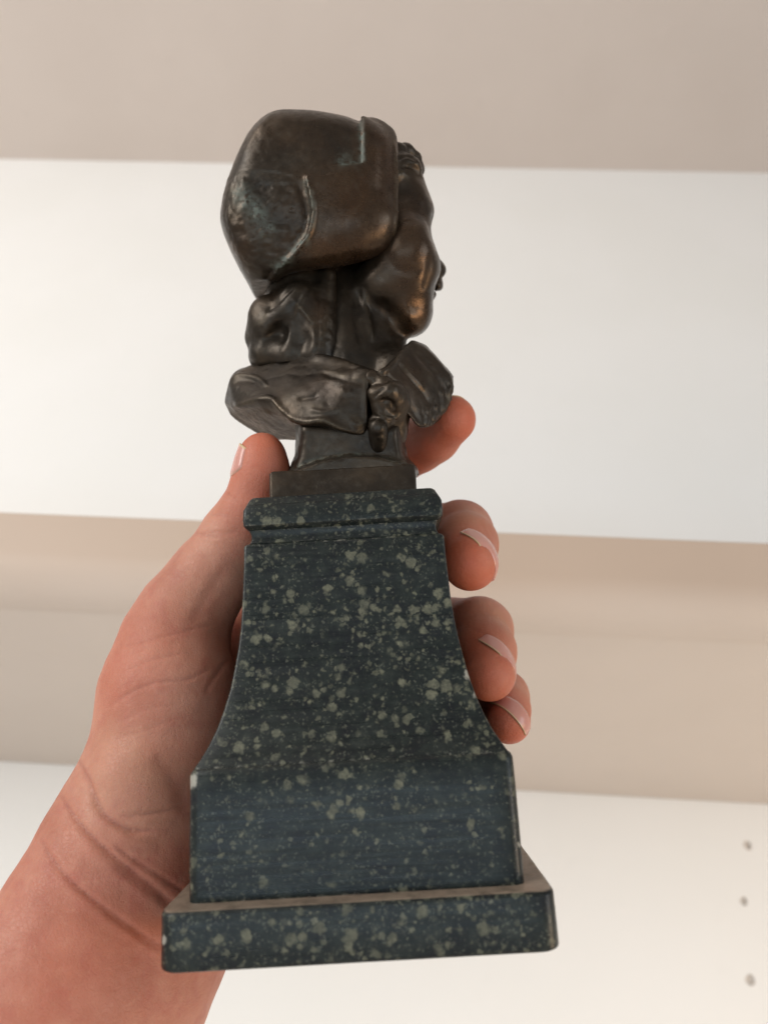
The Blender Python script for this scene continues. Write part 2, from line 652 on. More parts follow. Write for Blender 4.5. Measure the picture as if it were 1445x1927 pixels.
def ell(c, r, rot=0.0, rotx=0.0):
    """ellipsoid; rot turns it in the picture plane, rotx about the vertical (degrees)"""
    c, r = np.asarray(c, np.float32), np.asarray(r, np.float32)
    ca, sa = math.cos(R(rot)), math.sin(R(rot))
    cb, sb = math.cos(R(rotx)), math.sin(R(rotx))
    m = float(r.max())

    def fn(x, y, z):
        dx, dy, dz = x-c[0], y-c[1], z-c[2]
        dx, dz = cb*dx+sb*dz, -sb*dx+cb*dz
        dx, dy = ca*dx+sa*dy, -sa*dx+ca*dy
        k0 = np.sqrt((dx/r[0])**2+(dy/r[1])**2+(dz/r[2])**2)
        k1 = np.sqrt((dx/r[0]**2)**2+(dy/r[1]**2)**2+(dz/r[2]**2)**2)+1e-6
        return k0*(k0-1)/k1
    return fn, c-m, c+m


def sell(c, r, p):
    c, r = np.asarray(c, np.float32), np.asarray(r, np.float32)

    def fn(x, y, z):
        k = (np.abs((x-c[0])/r[0])**p+np.abs((y-c[1])/r[1])**p+np.abs((z-c[2])/r[2])**p)**(1/p)
        return (k-1)*float(r.min())
    return fn, c-r, c+r


def smooth_poly(pts, n=4):
    p = np.array(pts, float)
    o = []
    for i in range(len(p)):
        a, b, c, d = p[i-1], p[i], p[(i+1) % len(p)], p[(i+2) % len(p)]
        for k in range(n):
            t = k/n
            o.append(0.5*((2*b)+(c-a)*t+(2*a-5*b+4*c-d)*t*t+(3*b-a-3*c+d)*t**3))
    return np.array(o)


def sd_poly(px, py, poly):
    d = np.full(np.broadcast(px, py).shape, 1e12, np.float32)
    s = np.zeros(d.shape, bool)
    n = len(poly)
    for i in range(n):
        (ax, ay), (bx, by) = poly[i-1], poly[i]
        ex, ey = bx-ax, by-ay
        wx, wy = px-ax, py-ay
        t = np.clip((wx*ex+wy*ey)/(ex*ex+ey*ey+1e-9), 0, 1)
        d = np.minimum(d, (wx-t*ex)**2+(wy-t*ey)**2)
        if ay != by:
            cr = ((ay > py) != (by > py)) & (px < (bx-ax)*(py-ay)/(by-ay)+ax)
            s ^= cr
    d = np.sqrt(d)
    return np.where(s, -d, d)


def sd_line(px, py, pts, along=False):
    d = np.full(np.shape(px), 1e12)
    tt = np.zeros(np.shape(px))
    n = len(pts)-1
    for i, ((ax, ay), (bx, by)) in enumerate(zip(pts[:-1], pts[1:])):
        ex, ey = bx-ax, by-ay
        wx, wy = px-ax, py-ay
        t = np.clip((wx*ex+wy*ey)/(ex*ex+ey*ey+1e-9), 0, 1)
        q = (wx-t*ex)**2+(wy-t*ey)**2
        m = q < d
        d = np.where(m, q, d)
        tt = np.where(m, (i+t)/n, tt)
    d = np.sqrt(d)
    return (d, tt) if along else d


def poly_box(poly, zc, T):
    p = np.array(poly, float)
    zs = (zc-T, zc+T)
    c = np.array([P(x, y, z) for x, y in p for z in zs])
    return c.min(0), c.max(0)


def pillow(poly, zc, T, Rr, smooth=True):
    """a slab with an elliptically rounded rim"""
    pl = smooth_poly(poly) if smooth else np.array(poly, float)
    lo, hi = poly_box(poly, zc, T)

    def fn(x, y, z):
        px, py = CX+F*x/z, CY-F*y/z
        sd = sd_poly(px, py, pl)*z/F
        a = np.maximum(Rr+sd, 0)/Rr
        return (np.sqrt(a*a+((z-zc)/T)**2)-1)*min(Rr, T)
    return fn, lo, hi


def clip(prim, poly, k, smooth=True):
    """prim kept only inside an outline, with a soft rim"""
    fn0, lo, hi = prim
    pl = smooth_poly(poly) if smooth else np.array(poly, float)

    def fn(x, y, z):
        px, py = CX+F*x/z, CY-F*y/z
        b = sd_poly(px, py, pl)*z/F
        a = fn0(x, y, z)
        hh = np.maximum(k-np.abs(a-b), 0)/k
        return np.maximum(a, b)+hh*hh*k*0.25
    return fn, lo, hi


def hull(pts, rnd):
    """convex chunk through the given points, edges eased by rnd"""
    pts = np.array(pts)
    c = pts.mean(0)
    b = bmesh.new()
    for p in pts:
        q = p + (c-p)*rnd/max(np.linalg.norm(c-p), 1e-6)
        b.verts.new(q)
    res = bmesh.ops.convex_hull(b, input=list(b.verts))
    pl = []
    for f in b.faces:
        nrm = np.array(f.normal)
        o = np.array(f.verts[0].co)
        if (c-o) @ nrm > 0:
            nrm = -nrm
        pl.append((nrm, float(nrm @ o)))
    b.free()

    def fn(x, y, z):
        d = None
        for nrm, o in pl:
            e = x*np.float32(nrm[0])+y*np.float32(nrm[1])+z*np.float32(nrm[2])-np.float32(o)
            if d is None:
                d = e
            else:
                hh = np.maximum(rnd-np.abs(d-e), 0)/rnd
                d = np.maximum(d, e)+hh*hh*rnd*0.25
        return d-rnd*0.6
    return fn, pts.min(0), pts.max(0)


RNG = np.random.RandomState(3)
LAT = RNG.rand(64, 64, 64).astype(np.float32)


def vnoise(p, freq):
    q = np.asarray(p)*freq
    i = np.floor(q).astype(int)
    t = q-i
    t = t*t*(3-2*t)
    r = 0
    for dx in (0, 1):
        for dy in (0, 1):
            for dz in (0, 1):
                wt = (t[:, 0] if dx else 1-t[:, 0])*(t[:, 1] if dy else 1-t[:, 1])*(t[:, 2] if dz else 1-t[:, 2])
                r = r + wt*LAT[(i[:, 0]+dx) % 64, (i[:, 1]+dy) % 64, (i[:, 2]+dz) % 64]
    return r*2-1


def fbm(p, freq, o=4):
    r, a = 0, 1.0
    for k in range(o):
        r = r + a*vnoise(p+17.3*k, freq*2**k)
        a *= 0.5
    return r/1.6


def sstep(x, a, b):
    t = np.clip((x-a)/(b-a), 0, 1)
    return t*t*(3-2*t)


def pix(V):
    return CX+F*V[:, 0]/V[:, 2], CY-F*V[:, 1]/V[:, 2]


def facing(V, N):
    """1 where the surface faces the side the details are on"""
    d = -(V*N).sum(1)/np.linalg.norm(V, axis=1)
    return sstep(d, -0.05, 0.25)


def relief(V, N, lines=(), areas=()):
    """grooves and ridges (lines: points, height mm, width px) and raised fields (areas: outline, height, soft px)"""
    px, py = pix(V)
    h = np.zeros(len(V))
    for pts, a, wd in lines:
        d, t = sd_line(px, py, smooth_line(pts), True)
        e = np.clip(np.minimum(t, 1-t)/0.24, 0, 1)
        e = e*(2-e)
        wob = 0.92+0.25*vnoise(np.stack([px, py, 0*px], 1), 0.035)
        h += a*e*wob*np.exp(-(d/(wd*(0.55+0.45*e)))**2)
    for poly, a, soft in areas:
        h += a*sstep(-sd_poly(px, py, np.array(poly, float)), -soft, soft)
    return h*facing(V, N)


def smooth_line(pts, n=5):
    p = np.array(pts, float)
    if len(p) < 3:
        return p
    q = np.vstack([2*p[0]-p[1], p, 2*p[-1]-p[-2]])
    o = []
    for i in range(1, len(q)-2):
        a, b, c, d = q[i-1], q[i], q[i+1], q[i+2]
        for k in range(n):
            t = k/n
            o.append(0.5*((2*b)+(c-a)*t+(2*a-5*b+4*c-d)*t*t+(3*b-a-3*c+d)*t**3))
    o.append(p[-1])
    return np.array(o)


# ------------------------------------------------------------------ the statuette
stat = bpy.data.objects.new('statuette', None)
COL.objects.link(stat)
stat.matrix_world = M_O
stat.empty_display_size = 0.02
tag(stat, 'dark bronze bust of a laughing child in a cap on a speckled green stone pedestal', 'statuette')


def square_loft(name, prof, rc_, parent, mat, sub=5, nside=16):
    """square block lofted through (half width, height) pairs, corner radius rc_, slightly uneven"""
    ring = []
    for k in range(4):
        a0 = math.pi/4+math.pi/2*k
        cx, cy = [(1, 1), (-1, 1), (-1, -1), (1, -1)][k]
        for j in range(sub):
            an = math.pi/2*k+math.pi/2*j/(sub-1)
            ring.append((cx, cy, math.cos(an), math.sin(an)))
        nx, ny = [(1, 1), (-1, 1), (-1, -1), (1, -1)][(k+1) % 4]
        an = math.pi/2*(k+1)
        for j in range(1, nside):
            t = j/nside
            ring.append((cx+(nx-cx)*t, cy+(ny-cy)*t, math.cos(an), math.sin(an)))
    n = len(ring)
    V, Fc = [], []
    for (wd, z, rr) in prof:
        for cx, cy, dx, dy in ring:
            V.append((cx*(wd-rr)+dx*rr, cy*(wd-rr)+dy*rr, z))
    for i in range(len(prof)-1):
        for j in range(n):
            Fc.append((i*n+j, i*n+(j+1) % n, (i+1)*n+(j+1) % n, (i+1)*n+j))
    b0 = len(V)
    V.append((0, 0, prof[0][1]))
    V.append((0, 0, prof[-1][1]))
    L = (len(prof)-1)*n
    for j in range(n):
        Fc.append((b0, (j+1) % n, j))
        Fc.append((b0+1, L+j, L+(j+1) % n))
    V = np.array(V, float)
    # small chips and unevenness along the arrises
    rad = np.maximum(np.abs(V[:, 0]), np.abs(V[:, 1]))
    nn = fbm(V+31, 0.22, 3)
    V[:, :2] *= (1-0.0035*np.clip(nn, -0.4, 1))[:, None]
    o = mesh_obj(name, V*MM, Fc, mat, parent)
    try:
        o.data.set_sharp_from_angle(angle=R(28))
    except Exception:
        pass
    return o


def rounded_prof(segs):
    return segs


def edge_round(w, z0, z1, r, rr, n=4):
    p = []
    for k in range(n+1):
        a = math.pi/2*k/n
        p.append((w-r+r*math.sin(a), z0+r-r*math.cos(a), rr))
    for k in range(n+1):
        a = math.pi/2*k/n
        p.append((w-r+r*math.cos(a), z1-r+r*math.sin(a), rr))
    return p


# each block butts on the one below
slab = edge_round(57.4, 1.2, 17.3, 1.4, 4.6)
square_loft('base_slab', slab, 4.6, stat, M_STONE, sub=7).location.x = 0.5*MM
dado = [(50.4, 17.3, 3.6), (50.5, 25, 3.6), (50.6, 35, 3.6), (50.5, 45, 3.6), (50.4, 53.2, 3.4), (49.9, 54.4, 3.0), (49.2, 55.0, 2.4)]
square_loft('dado', dado, 2.0, stat, M_STONE)
sh = [(49.0, 55.0), (47.4, 57.6), (45.3, 61.4), (43.2, 66.2), (41.3, 72.0), (39.6, 78.5), (38.4, 85.0), (37.3, 91.5), (36.5, 98.0),
      (36.0, 106.0), (35.7, 113.0), (35.4, 120.0), (35.3, 126.6), (34.9, 127.4)]
square_loft('shaft', [(a, b, 0.9) for a, b in sh], 0.9, stat, M_STONE)
cor = [(34.9, 127.4, 0.9), (33.6, 128.2, 0.8), (33.0, 129.4, 0.8), (33.0, 131.2, 0.8), (33.6, 132.8, 0.8), (34.9, 133.8, 1.2), (35.4, 134.4, 1.4), (35.6, 136.5, 1.4),
       (35.5, 140.0, 1.4), (35.0, 141.2, 1.4), (33.6, 144.3, 1.8), (32.9, 145.0, 1.8), (31.5, 145.3, 1.8)]
square_loft('cornice', cor, 1.4, stat, M_STONE)


def finish(name, vol, parent, mat, lines=(), areas=(), rough=(), paint=None, root=None, extra=None):
    V, Q = vol.mesh()
    V, Q = keep_main(V, Q)
    N = vnormals(V, Q)
    h = relief(V, N, lines, areas)
    px, py = pix(V)
    for poly, amp, freq, soft in rough:      # (outline or None, mm, 1/mm, px)
        m = 1.0 if poly is None else sstep(-sd_poly(px, py, np.array(poly, float)), -soft, soft)
        h = h + amp*m*fbm(V, freq, 4)
    if extra is not None:
        h = h + extra(V, N, px, py)
    V = V + N*h[:, None]
    N = vnormals(V, Q)
    at = paint(V, N, px, py, h) if paint else None
    o = mesh_obj(name, c2o(V)*MM, Q[:, ::-1] if ORIENT else Q, mat, parent, True, at)
    return o


# orientation check: view axes (right, up, away) are left-handed, so faces flip when mapped to the statuette frame
ORIENT = np.linalg.det(B_O) < 0


def concavity(V, Q):
    pass


def bronze_paint(wear_spots=(), patina=(), rubs=(), base=0.0):
    def fn(V, N, px, py, h):
        wear = np.full(len(V), base)
        for x, y, rx, ry, a in wear_spots:
            wear = np.maximum(wear, a*np.exp(-((px-x)/rx)**2-((py-y)/ry)**2))
        wear = np.clip(wear*(1+0.5*fbm(V, 0.12, 3)), 0, 1)
        pat = np.zeros(len(V))
        for pts, wd, a in patina:
            pat = np.maximum(pat, a*np.exp(-(sd_line(px, py, smooth_line(pts))/wd)**2))
        pat *= np.clip(0.7+0.9*fbm(V, 0.35, 3), 0, 1)
        rub = np.zeros(len(V))
        for pts, wd, a in rubs:
            rub = np.maximum(rub, a*np.exp(-(sd_line(px, py, smooth_line(pts))/wd)**2))
        rub *= np.clip(0.55+1.1*fbm(V+5, 0.5, 3), 0, 1)
        return {'wear': wear, 'patina': pat*facing(V, N), 'rub': rub*facing(V, N)}
    return fn


# ---- bust: head, neck, breast and the stem in one surface
H = 0.75
v = Vol(P(535, 935, 320)*[1, 1, 0]+[0, 0, 262], P(860, 240, 360)*[1, 1, 0]+[0, 0, 362], H)
face_out = [(700, 290), (735, 268), (755, 272), (768, 279), (776, 292), (788, 301), (794, 315), (793, 329), (797, 346), (803, 366), (811, 385), (813, 398), (809, 413), (807, 424),
            (808, 440), (815, 460), (822, 480), (825, 494), (823, 510), (816, 525), (810, 540), (808, 556), (807, 572), (809, 590), (806, 606), (796, 621), (782, 630), (765, 632),
            (746, 622), (728, 603), (712, 580), (700, 560), (690, 520), (690, 400)]
v.put(pillow(face_out, 322, 24, 13))
v.put(clip(ell(P(766, 484, 307), (15, 16.5, 17), -12), face_out, 3), 5)      # cheek
v.put(clip(ell(P(740, 548, 314), (14, 15, 13)), face_out, 3), 5)               # full lower cheek
v.put(ell(P(716, 533, 307), (11, 11, 11)), 6)
v.put(clip(ell(P(778, 535, 311), (11, 13, 15)), face_out, 3), 6)
v.put(clip(ell(P(776, 586, 315), (11, 13, 13)), face_out, 3), 4)               # chin
v.put(clip(ell(P(772, 318, 311), (7, 5.5, 9), -10), face_out, 2), 2)           # brow under the fringe
v.put(clip(ell(P(778, 395, 314), (9.0, 13, 12)), face_out, 3), 6)
v.put(ell(P(760, 348, 297), (8, 4.5, 4)), 4, 'cut')                            # hollow of the temple
v.put(ell(P(809, 415, 315), (1.7, 1.5, 4), -10), 0.8, 'cut')
nose_out = [(806, 450), (818, 470), (828, 487), (836, 496), (840, 505), (839, 514), (834, 521), (826, 524), (806, 524)]
v.put(pillow(nose_out, 330, 6, 3.2), 1.0)
v.put(ell(P(836, 510, 324), (1.2, 1.0, 2.4), 30), 0.4, 'cut')
v.put(pillow([(800, 518), (826, 521), (832, 527), (834, 536), (832, 544), (826, 548), (815, 545), (800, 540)], 331, 6, 2.4), 0.6)
v.put(pillow([(796, 548), (818, 550), (821, 556), (815, 566), (809, 575), (800, 580)], 331, 5, 2.2), 0.6)
v.put(ell(P(818, 543, 324), (2.6, 1.8, 5), -35), 0.5, 'cut')
v.put(rc(P(640, 500, 328), P(660, 700, 307), 17, 17), 5)           # neck
v.put(rc(P(690, 560, 320), P(732, 690, 309), 11, 10), 5)
v.put(ell(P(645, 750, 308), (24, 17, 18)), 6)
v.put(rc(P(742, 700, 299), P(725, 810, 289), 10, 9), 5)
v.put(pillow([(556, 790), (557, 830), (554, 858), (544, 884), (540, 896), (790, 896), (786, 880), (768, 862), (761, 835), (760, 790)], 289, 15, 4, False), 2)
v.put(pillow([(541, 918), (541, 888), (548, 885), (575, 876), (610, 863), (650, 856), (700, 857), (740, 864), (780, 878), (784, 886), (782, 912)], 288, 27.4, 1.2, False), 0.5)
# curls of the fringe under the brim
for x, y, z, r in ((748, 285, 312, 4.5), (765, 285, 316, 4.2), (778, 300, 318, 4.0), (785, 317, 320, 3.6), (760, 305, 311, 4.2), (750, 318, 309, 3.4), (770, 322, 313, 3.2)):
    v.put(ell(P(x, y, z), (r, r*0.8, r), random.uniform(-40, 40)), 1.5)
bust = finish('bust', v, stat, M_BRONZE,
              lines=[([(682, 540), (688, 580), (694, 610), (702, 645)], 1.1, 6), ([(672, 545), (672, 600), (680, 650)], -1.0, 9),
                     ([(718, 560), (735, 610), (760, 635)], -0.8, 8),
                     ([(812, 478), (806, 520), (796, 548)], -0.45, 7),
                     ([(745, 300), (768, 292), (788, 306)], -0.8, 3.5), ([(745, 325), (765, 312), (790, 322)], -0.6, 3)],
              rough=[(None, 0.22, 0.12, 1), ([(735, 260), (800, 290), (800, 335), (740, 345)], 0.5, 0.35, 8),
                     ([(560, 650), (790, 640), (790, 900), (530, 900)], 0.35, 0.25, 30)],
              paint=bronze_paint([(770, 470, 60, 110, 0.8), (780, 585, 45, 50, 0.9)], [((546, 884), (600, 864), (700, 856), (780, 878))and([(548, 884), (600, 864), (650, 857), (700, 858), (780, 876)], 4, 0.5)],
                                 [([(690, 560), (694, 610), (702, 640)], 5, 0.5), ([(745, 318), (760, 330)], 8, 0.5), ([(548, 884), (600, 864), (650, 857), (700, 858), (780, 876)], 3, 0.6)], 0.06))

# ---- cap
v = Vol(P(405, 585, 340)*[1, 1, 0]+[0, 0, 268], P(755, 195, 362)*[1, 1, 0]+[0, 0, 366], H)
cap_out = [(737, 262), (722, 243), (702, 231), (685, 223), (680, 225), (676, 229), (650, 219), (600, 209), (560, 206), (522, 207), (494, 221), (470, 247), (452, 281), (437, 316),
           (424, 355), (417, 388), (416, 420), (428, 457), (448, 500), (468, 536), (486, 568), (500, 556), (528, 520), (560, 508), (600, 502), (640, 494),
           (690, 479), (714, 470), (731, 454), (736, 400), (737, 330)]
v.put(clip(sell(P(572, 382, 322), (49, 52, 40), 2.9), cap_out, 8))
v.put(clip(ell(P(668, 432, 298), (20, 11, 12), 8), cap_out, 3), 6)
v.put(clip(rc(P(716, 270, 306), P(722, 420, 303), 8, 9), cap_out, 2.5), 6)
side = [(681, 215), (730, 230), (760, 262), (760, 470), (690, 500), (640, 512), (560, 525), (505, 525), (520, 500), (552, 476), (580, 442), (589, 400),
        (582, 362), (573, 326), (600, 314), (681, 309)]


def cap_extra(V, N, px, py):
    sdv = sd_poly(px, py, np.array(side, float))
    fade = 1-sstep(px, 560, 680)*0  # full strength
    fade = np.where((py < 330) & (px < 680), sstep(px, 590, 672), 1.0)
    return 1.6*sstep(-sdv, -1.6, 1.6)*fade*facing(V, N)


pit = [(428, 330), (545, 320), (572, 345), (585, 400), (575, 440), (530, 500), (495, 540), (440, 470), (420, 400)]
finish('cap', v, bust, M_BRONZE,
       lines=[([(572, 328), (584, 362), (590, 400), (582, 440), (552, 476), (515, 502)], 1.3, 5), ([(560, 335), (570, 370), (576, 402), (568, 436), (538, 470)], -0.7, 6),
              ([(735, 268), (739, 330), (739, 400), (734, 450)], 0.7, 3), ([(522, 207), (480, 250), (455, 300)], 0.4, 6), ([(440, 322), (500, 318), (560, 330)], 0.5, 5),
              ([(470, 350), (462, 430), (500, 520)], 0.4, 9)],
       rough=[(None, 0.22, 0.10, 1), (pit, 0.75, 0.30, 14), ([(440, 215), (680, 225), (680, 308), (440, 310)], 0.25, 0.2, 12)],
       extra=cap_extra,
       paint=bronze_paint([(660, 380, 100, 90, 0.85), (640, 465, 90, 40, 0.9), (710, 320, 50, 110, 0.9), (580, 260, 120, 50, 0.35), (450, 470, 30, 60, 0.45)],
                          [([(455, 365), (480, 395), (500, 430)], 16, 0.85), ([(576, 345), (588, 385), (586, 425)], 6, 0.75), ([(575, 450), (545, 480), (520, 498)], 9, 1.0),
                           ([(679, 232), (680, 305)], 5, 1.0), ([(680, 306), (640, 309)], 5, 0.9), ([(660, 295), (640, 300)], 9, 0.5)],
                          [([(735, 268), (739, 330), (739, 400), (734, 450)], 3, 0.9), ([(585, 360), (590, 400), (584, 432)], 3, 0.7), ([(640, 328), (650, 345)], 12, 0.25),
                           ([(440, 360), (452, 400)], 14, 0.3)]))

# ---- hair gathered at the nape
v = Vol(P(455, 715, 330)*[1, 1, 0]+[0, 0, 278], P(680, 490, 345)*[1, 1, 0]+[0, 0, 345], 0.7)
v.put(rc(P(502, 548, 322), P(560, 520, 308), 5.5, 6))
v.put(rc(P(560, 520, 308), P(640, 508, 312), 6, 5), 5)
v.put(rc(P(560, 540, 312), P(600, 650, 302), 13, 10), 6)
v.put(ell(P(532, 618, 306), (14.5, 14, 12)), 5)
for x, y, z, r in ((500, 598, 304, 7.5), (556, 580, 298, 9), (487, 634, 308, 6), (510, 664, 304, 6.5), (552, 664, 299, 7), (592, 645, 296, 6.5), (588, 600, 297, 7), (545, 625, 298, 6)):
    v.put(ell(P(x, y, z), (r, r*1.25, r*0.9), random.uniform(-30, 30)), 3.0)
for x, y, z, r, q in ((514, 632, 291, 6.4, -35), (524, 612, 289, 4.0, -40), (569, 640, 286, 5.6, -15), (503, 650, 294, 3.6, 0)):
    v.put(ell(P(x, y, z), (r*0.8, r*1.2, r*1.3), q), 2.0, 'cut')
v.put(ell(P(535, 668, 306), (15, 8, 10)), 3)
v.put(rc(P(492, 676, 309), P(570, 684, 299), 5.0, 5.0), 3)
v.put(rc(P(618, 520, 302), P(606, 680, 294), 3.6, 4.4), 6)
finish('hair', v, bust, M_BRONZE,
       lines=[([(560, 530), (530, 560), (500, 590)], -0.9, 5), ([(590, 530), (565, 570), (560, 600)], -0.8, 5), ([(604, 545), (600, 600), (597, 660)], -0.6, 4),
              ([(550, 560), (575, 590), (590, 610)], 0.8, 4)],
       rough=[(None, 0.40, 0.16, 1), ([(590, 590), (625, 590), (625, 680), (590, 680)], 0.4, 0.5, 8)],
       paint=bronze_paint([(500, 540, 30, 30, 0.3), (600, 590, 20, 30, 0.5)], [([(505, 530), (530, 512)], 9, 0.7)],
                          [([(560, 575), (575, 590), (590, 605)], 4, 0.7), ([(490, 605), (500, 590)], 6, 0.5), ([(622, 540), (616, 600)], 4, 0.4), ([(560, 540), (570, 560)], 6, 0.3), ([(612, 600), (608, 650)], 4, 0.5)], 0.04))

# ---- coat: the broken shoulder at the back and the lapel in front
v = Vol(P(400, 850, 335)*[1, 1, 0]+[0, 0, 258], P(715, 650, 340)*[1, 1, 0]+[0, 0, 338], 0.7)
coat_pts = [(478, 686, 306), (500, 674, 302), (560, 663, 295), (600, 666, 293), (645, 672, 282), (694, 694, 272), (690, 820, 273), (664, 815, 271), (610, 800, 271), (560, 793, 274),
            (500, 752, 282), (438, 762, 296), (430, 710, 304), (441, 697, 310), (418, 755, 312), (432, 782, 318), (470, 812, 320), (520, 831, 318), (556, 831, 314), (680, 822, 300),
            (470, 690, 332), (640, 690, 325), (690, 720, 315), (640, 800, 322)]
v.put(hull([P(*q) for q in coat_pts], 1.2))
v.put(rc(P(600, 678, 291), P(696, 712, 277), 3.0, 4.0), 2)
v.put(rc(P(498, 676, 312), P(555, 670, 303), 2.5, 2.5), 2)
def chisel(amp, fx):
    def fn(V, N, px, py):
        q = V*np.array([0.5, 1.0, 0.7])
        r1 = 1-np.abs(fbm(q, fx, 3))
        r2 = 1-np.abs(fbm(q+40, fx*2.3, 2))
        return -amp*(np.clip(r1, 0, 1)**9) - 0.5*amp*(np.clip(r2, 0, 1)**10) + 0.5*amp*np.round(2*fbm(q+80, fx*0.8, 2))/2
    return fn


coat_edge = [(432, 768), (470, 757), (508, 750), (530, 772), (562, 794), (610, 792), (640, 806), (688, 824)]
finish('coat', v, bust, M_BRONZE, extra=chisel(0.26, 0.06),
       lines=[(coat_edge, 1.2, 6), ([(440, 782), (500, 775), (545, 805), (600, 812)], -1.2, 10), ([(436, 712), (455, 706), (485, 712), (505, 728)], 0.9, 4),
              ([(440, 722), (470, 716), (495, 728)], -0.6, 5), ([(604, 700), (640, 712), (688, 724)], -0.6, 5), ([(640, 728), (652, 740), (664, 733)], 0.7, 5),
              ([(580, 770), (610, 776), (640, 768)], 0.6, 4), ([(560, 752), (600, 745)], -0.5, 4), ([(690, 705), (688, 760), (690, 815)], 0.8, 5), ([(660, 790), (672, 800), (688, 792)], 0.8, 5)],
       rough=[(None, 0.50, 0.10, 1), ([(415, 750), (515, 745), (560, 790), (690, 818), (690, 840), (410, 850)], 0.5, 0.14, 10)],
       paint=bronze_paint([(470, 790, 70, 30, 0.55), (620, 730, 60, 40, 0.25)], [],
                          [(coat_edge, 4, 0.8), ([(436, 712), (455, 706), (485, 712), (505, 728)], 3, 0.4), ([(500, 674), (560, 668)], 5, 0.6), ([(604, 690), (640, 705), (688, 715)], 4, 0.4),
                           ([(590, 765), (640, 772)], 4, 0.4), ([(670, 780), (680, 810)], 8, 0.5)], 0.05))
v = Vol(P(690, 825, 300)*[1, 1, 0]+[0, 0, 258], P(870, 625, 320)*[1, 1, 0]+[0, 0, 320], 0.7)
lap = [(774, 637, 288), (804, 650, 292), (828, 676, 294), (853, 705, 296), (854, 735, 295), (838, 778, 292), (816, 800, 287), (800, 806, 282), (786, 806, 279), (764, 778, 275), (735, 730, 271),
       (708, 704, 271), (722, 690, 272), (752, 668, 279)]
v.put(hull([P(*q) for q in lap]+[P(x, y, z+17) for x, y, z in lap], 0.9))
finish('lapel', v, bust, M_BRONZE, extra=chisel(0.24, 0.065),
       lines=[([(745, 680), (790, 730), (825, 785)], -0.8, 6), ([(775, 655), (815, 700), (845, 745)], -0.5, 6), ([(725, 700), (765, 750), (792, 800)], -0.7, 5),
              ([(760, 690), (800, 735)], 0.6, 4), ([(770, 640), (735, 690), (708, 704)], 0.9, 5), ([(852, 710), (845, 750), (825, 795), (800, 808)], 0.8, 5)],
       rough=[(None, 0.45, 0.11, 1), ([(800, 760), (860, 700), (860, 800), (790, 815)], 0.9, 0.4, 12)],
       paint=bronze_paint([(780, 710, 50, 60, 0.3)], [], [([(852, 710), (845, 750), (825, 795), (800, 805)], 4, 0.7), ([(760, 690), (800, 735)], 6, 0.35), ([(800, 700), (830, 740)], 8, 0.3),
                                                        ([(735, 690), (752, 672)], 5, 0.4)], 0.08))

# ---- knotted toggle between the lapels
v = Vol(P(690, 865, 300)*[1, 1, 0]+[0, 0, 255], P(775, 695, 300)*[1, 1, 0]+[0, 0, 300], 0.55)
v.put(ell(P(738, 748, 276), (6.4, 7, 7), 20))
v.put(rc(P(708, 742, 272), P(735, 738, 271), 3.6, 4.0), 1.5)
v.put(rc(P(712, 762, 273), P(722, 790, 274), 3.2, 3.4), 1.5)
v.put(rc(P(742, 765, 279), P(738, 815, 283), 6, 6), 4)
v.put(rc(P(698, 712, 275), P(722, 722, 274), 3.4, 3.4), 1.5)
v.put(rc(P(711, 805, 272), P(712, 842, 277), 3.7, 3.9), 0.8)
v.put(rc(P(712, 800, 276), P(712, 842, 284), 5, 6), 1.0)
finish('toggle', v, bust, M_BRONZE, lines=[([(716, 755), (735, 756), (742, 772)], -0.9, 3.5), ([(705, 776), (735, 788), (755, 780)], 0.5, 3), ([(702, 750), (725, 728)], -0.6, 3)],
       rough=[(None, 0.4, 0.25, 1)],
       paint=bronze_paint([], [], [([(718, 805), (720, 825)], 4, 0.6), ([(740, 735), (755, 748)], 5, 0.5), ([(712, 782), (750, 782)], 4, 0.4)], 0.1))

# ---- bronze plinth under the stem
pl = [(26.6, 145.3, 1.2), (27.2, 145.9, 1.2), (27.3, 150.0, 1.2), (27.2, 155.6, 1.2), (26.6, 156.4, 1.2)]
o = square_loft('socle', pl, 1.2, stat, M_BRONZE)
for an, val in (('wear', 0.25), ('patina', 0.0), ('rub', 0.0)):
    a = o.data.attributes.new(an, 'FLOAT', 'POINT')
    a.data.foreach_set('value', np.full(len(o.data.vertices), val*0.5, np.float32))


# ------------------------------------------------------------------ the hand
def ped_sd(x, y, z):
    """how far a point is outside the stone pedestal (seen from the hand)"""
    ox = B_O[0, 0]*x+B_O[1, 0]*y+B_O[2, 0]*z+C_O[0]
    oy = B_O[0, 1]*x+B_O[1, 1]*y+B_O[2, 1]*z+C_O[1]
    oz = B_O[0, 2]*x+B_O[1, 2]*y+B_O[2, 2]*z+C_O[2]
    hs = [a for a, b in sh]
    zs = [b for a, b in sh]
    wd = np.interp(oz, [1.4, 1.5, 17.3, 17.4, 53]+zs+[134, 145.2, 145.4, 156.3, 156.5], [0, 56.8, 56.8, 50.6, 50.6]+hs+[35.5, 33, 27.3, 27.3, 0]).astype(np.float32)
    q = np.maximum(np.abs(ox), np.abs(oy))-wd
    return np.maximum(q, np.maximum(1.5-oz, oz-156.4))


hv = Vol((-205, -255, 175), (72, 52, 378), 1.0)


def rp(px, d):
    return px*d/F


def chain(vol, pts, k):
    for a, b in zip(pts[:-1], pts[1:]):
        vol.put(rc(P(*a[:3]), P(*b[:3]), rp(a[3], a[2]), rp(b[3], b[2])), k)


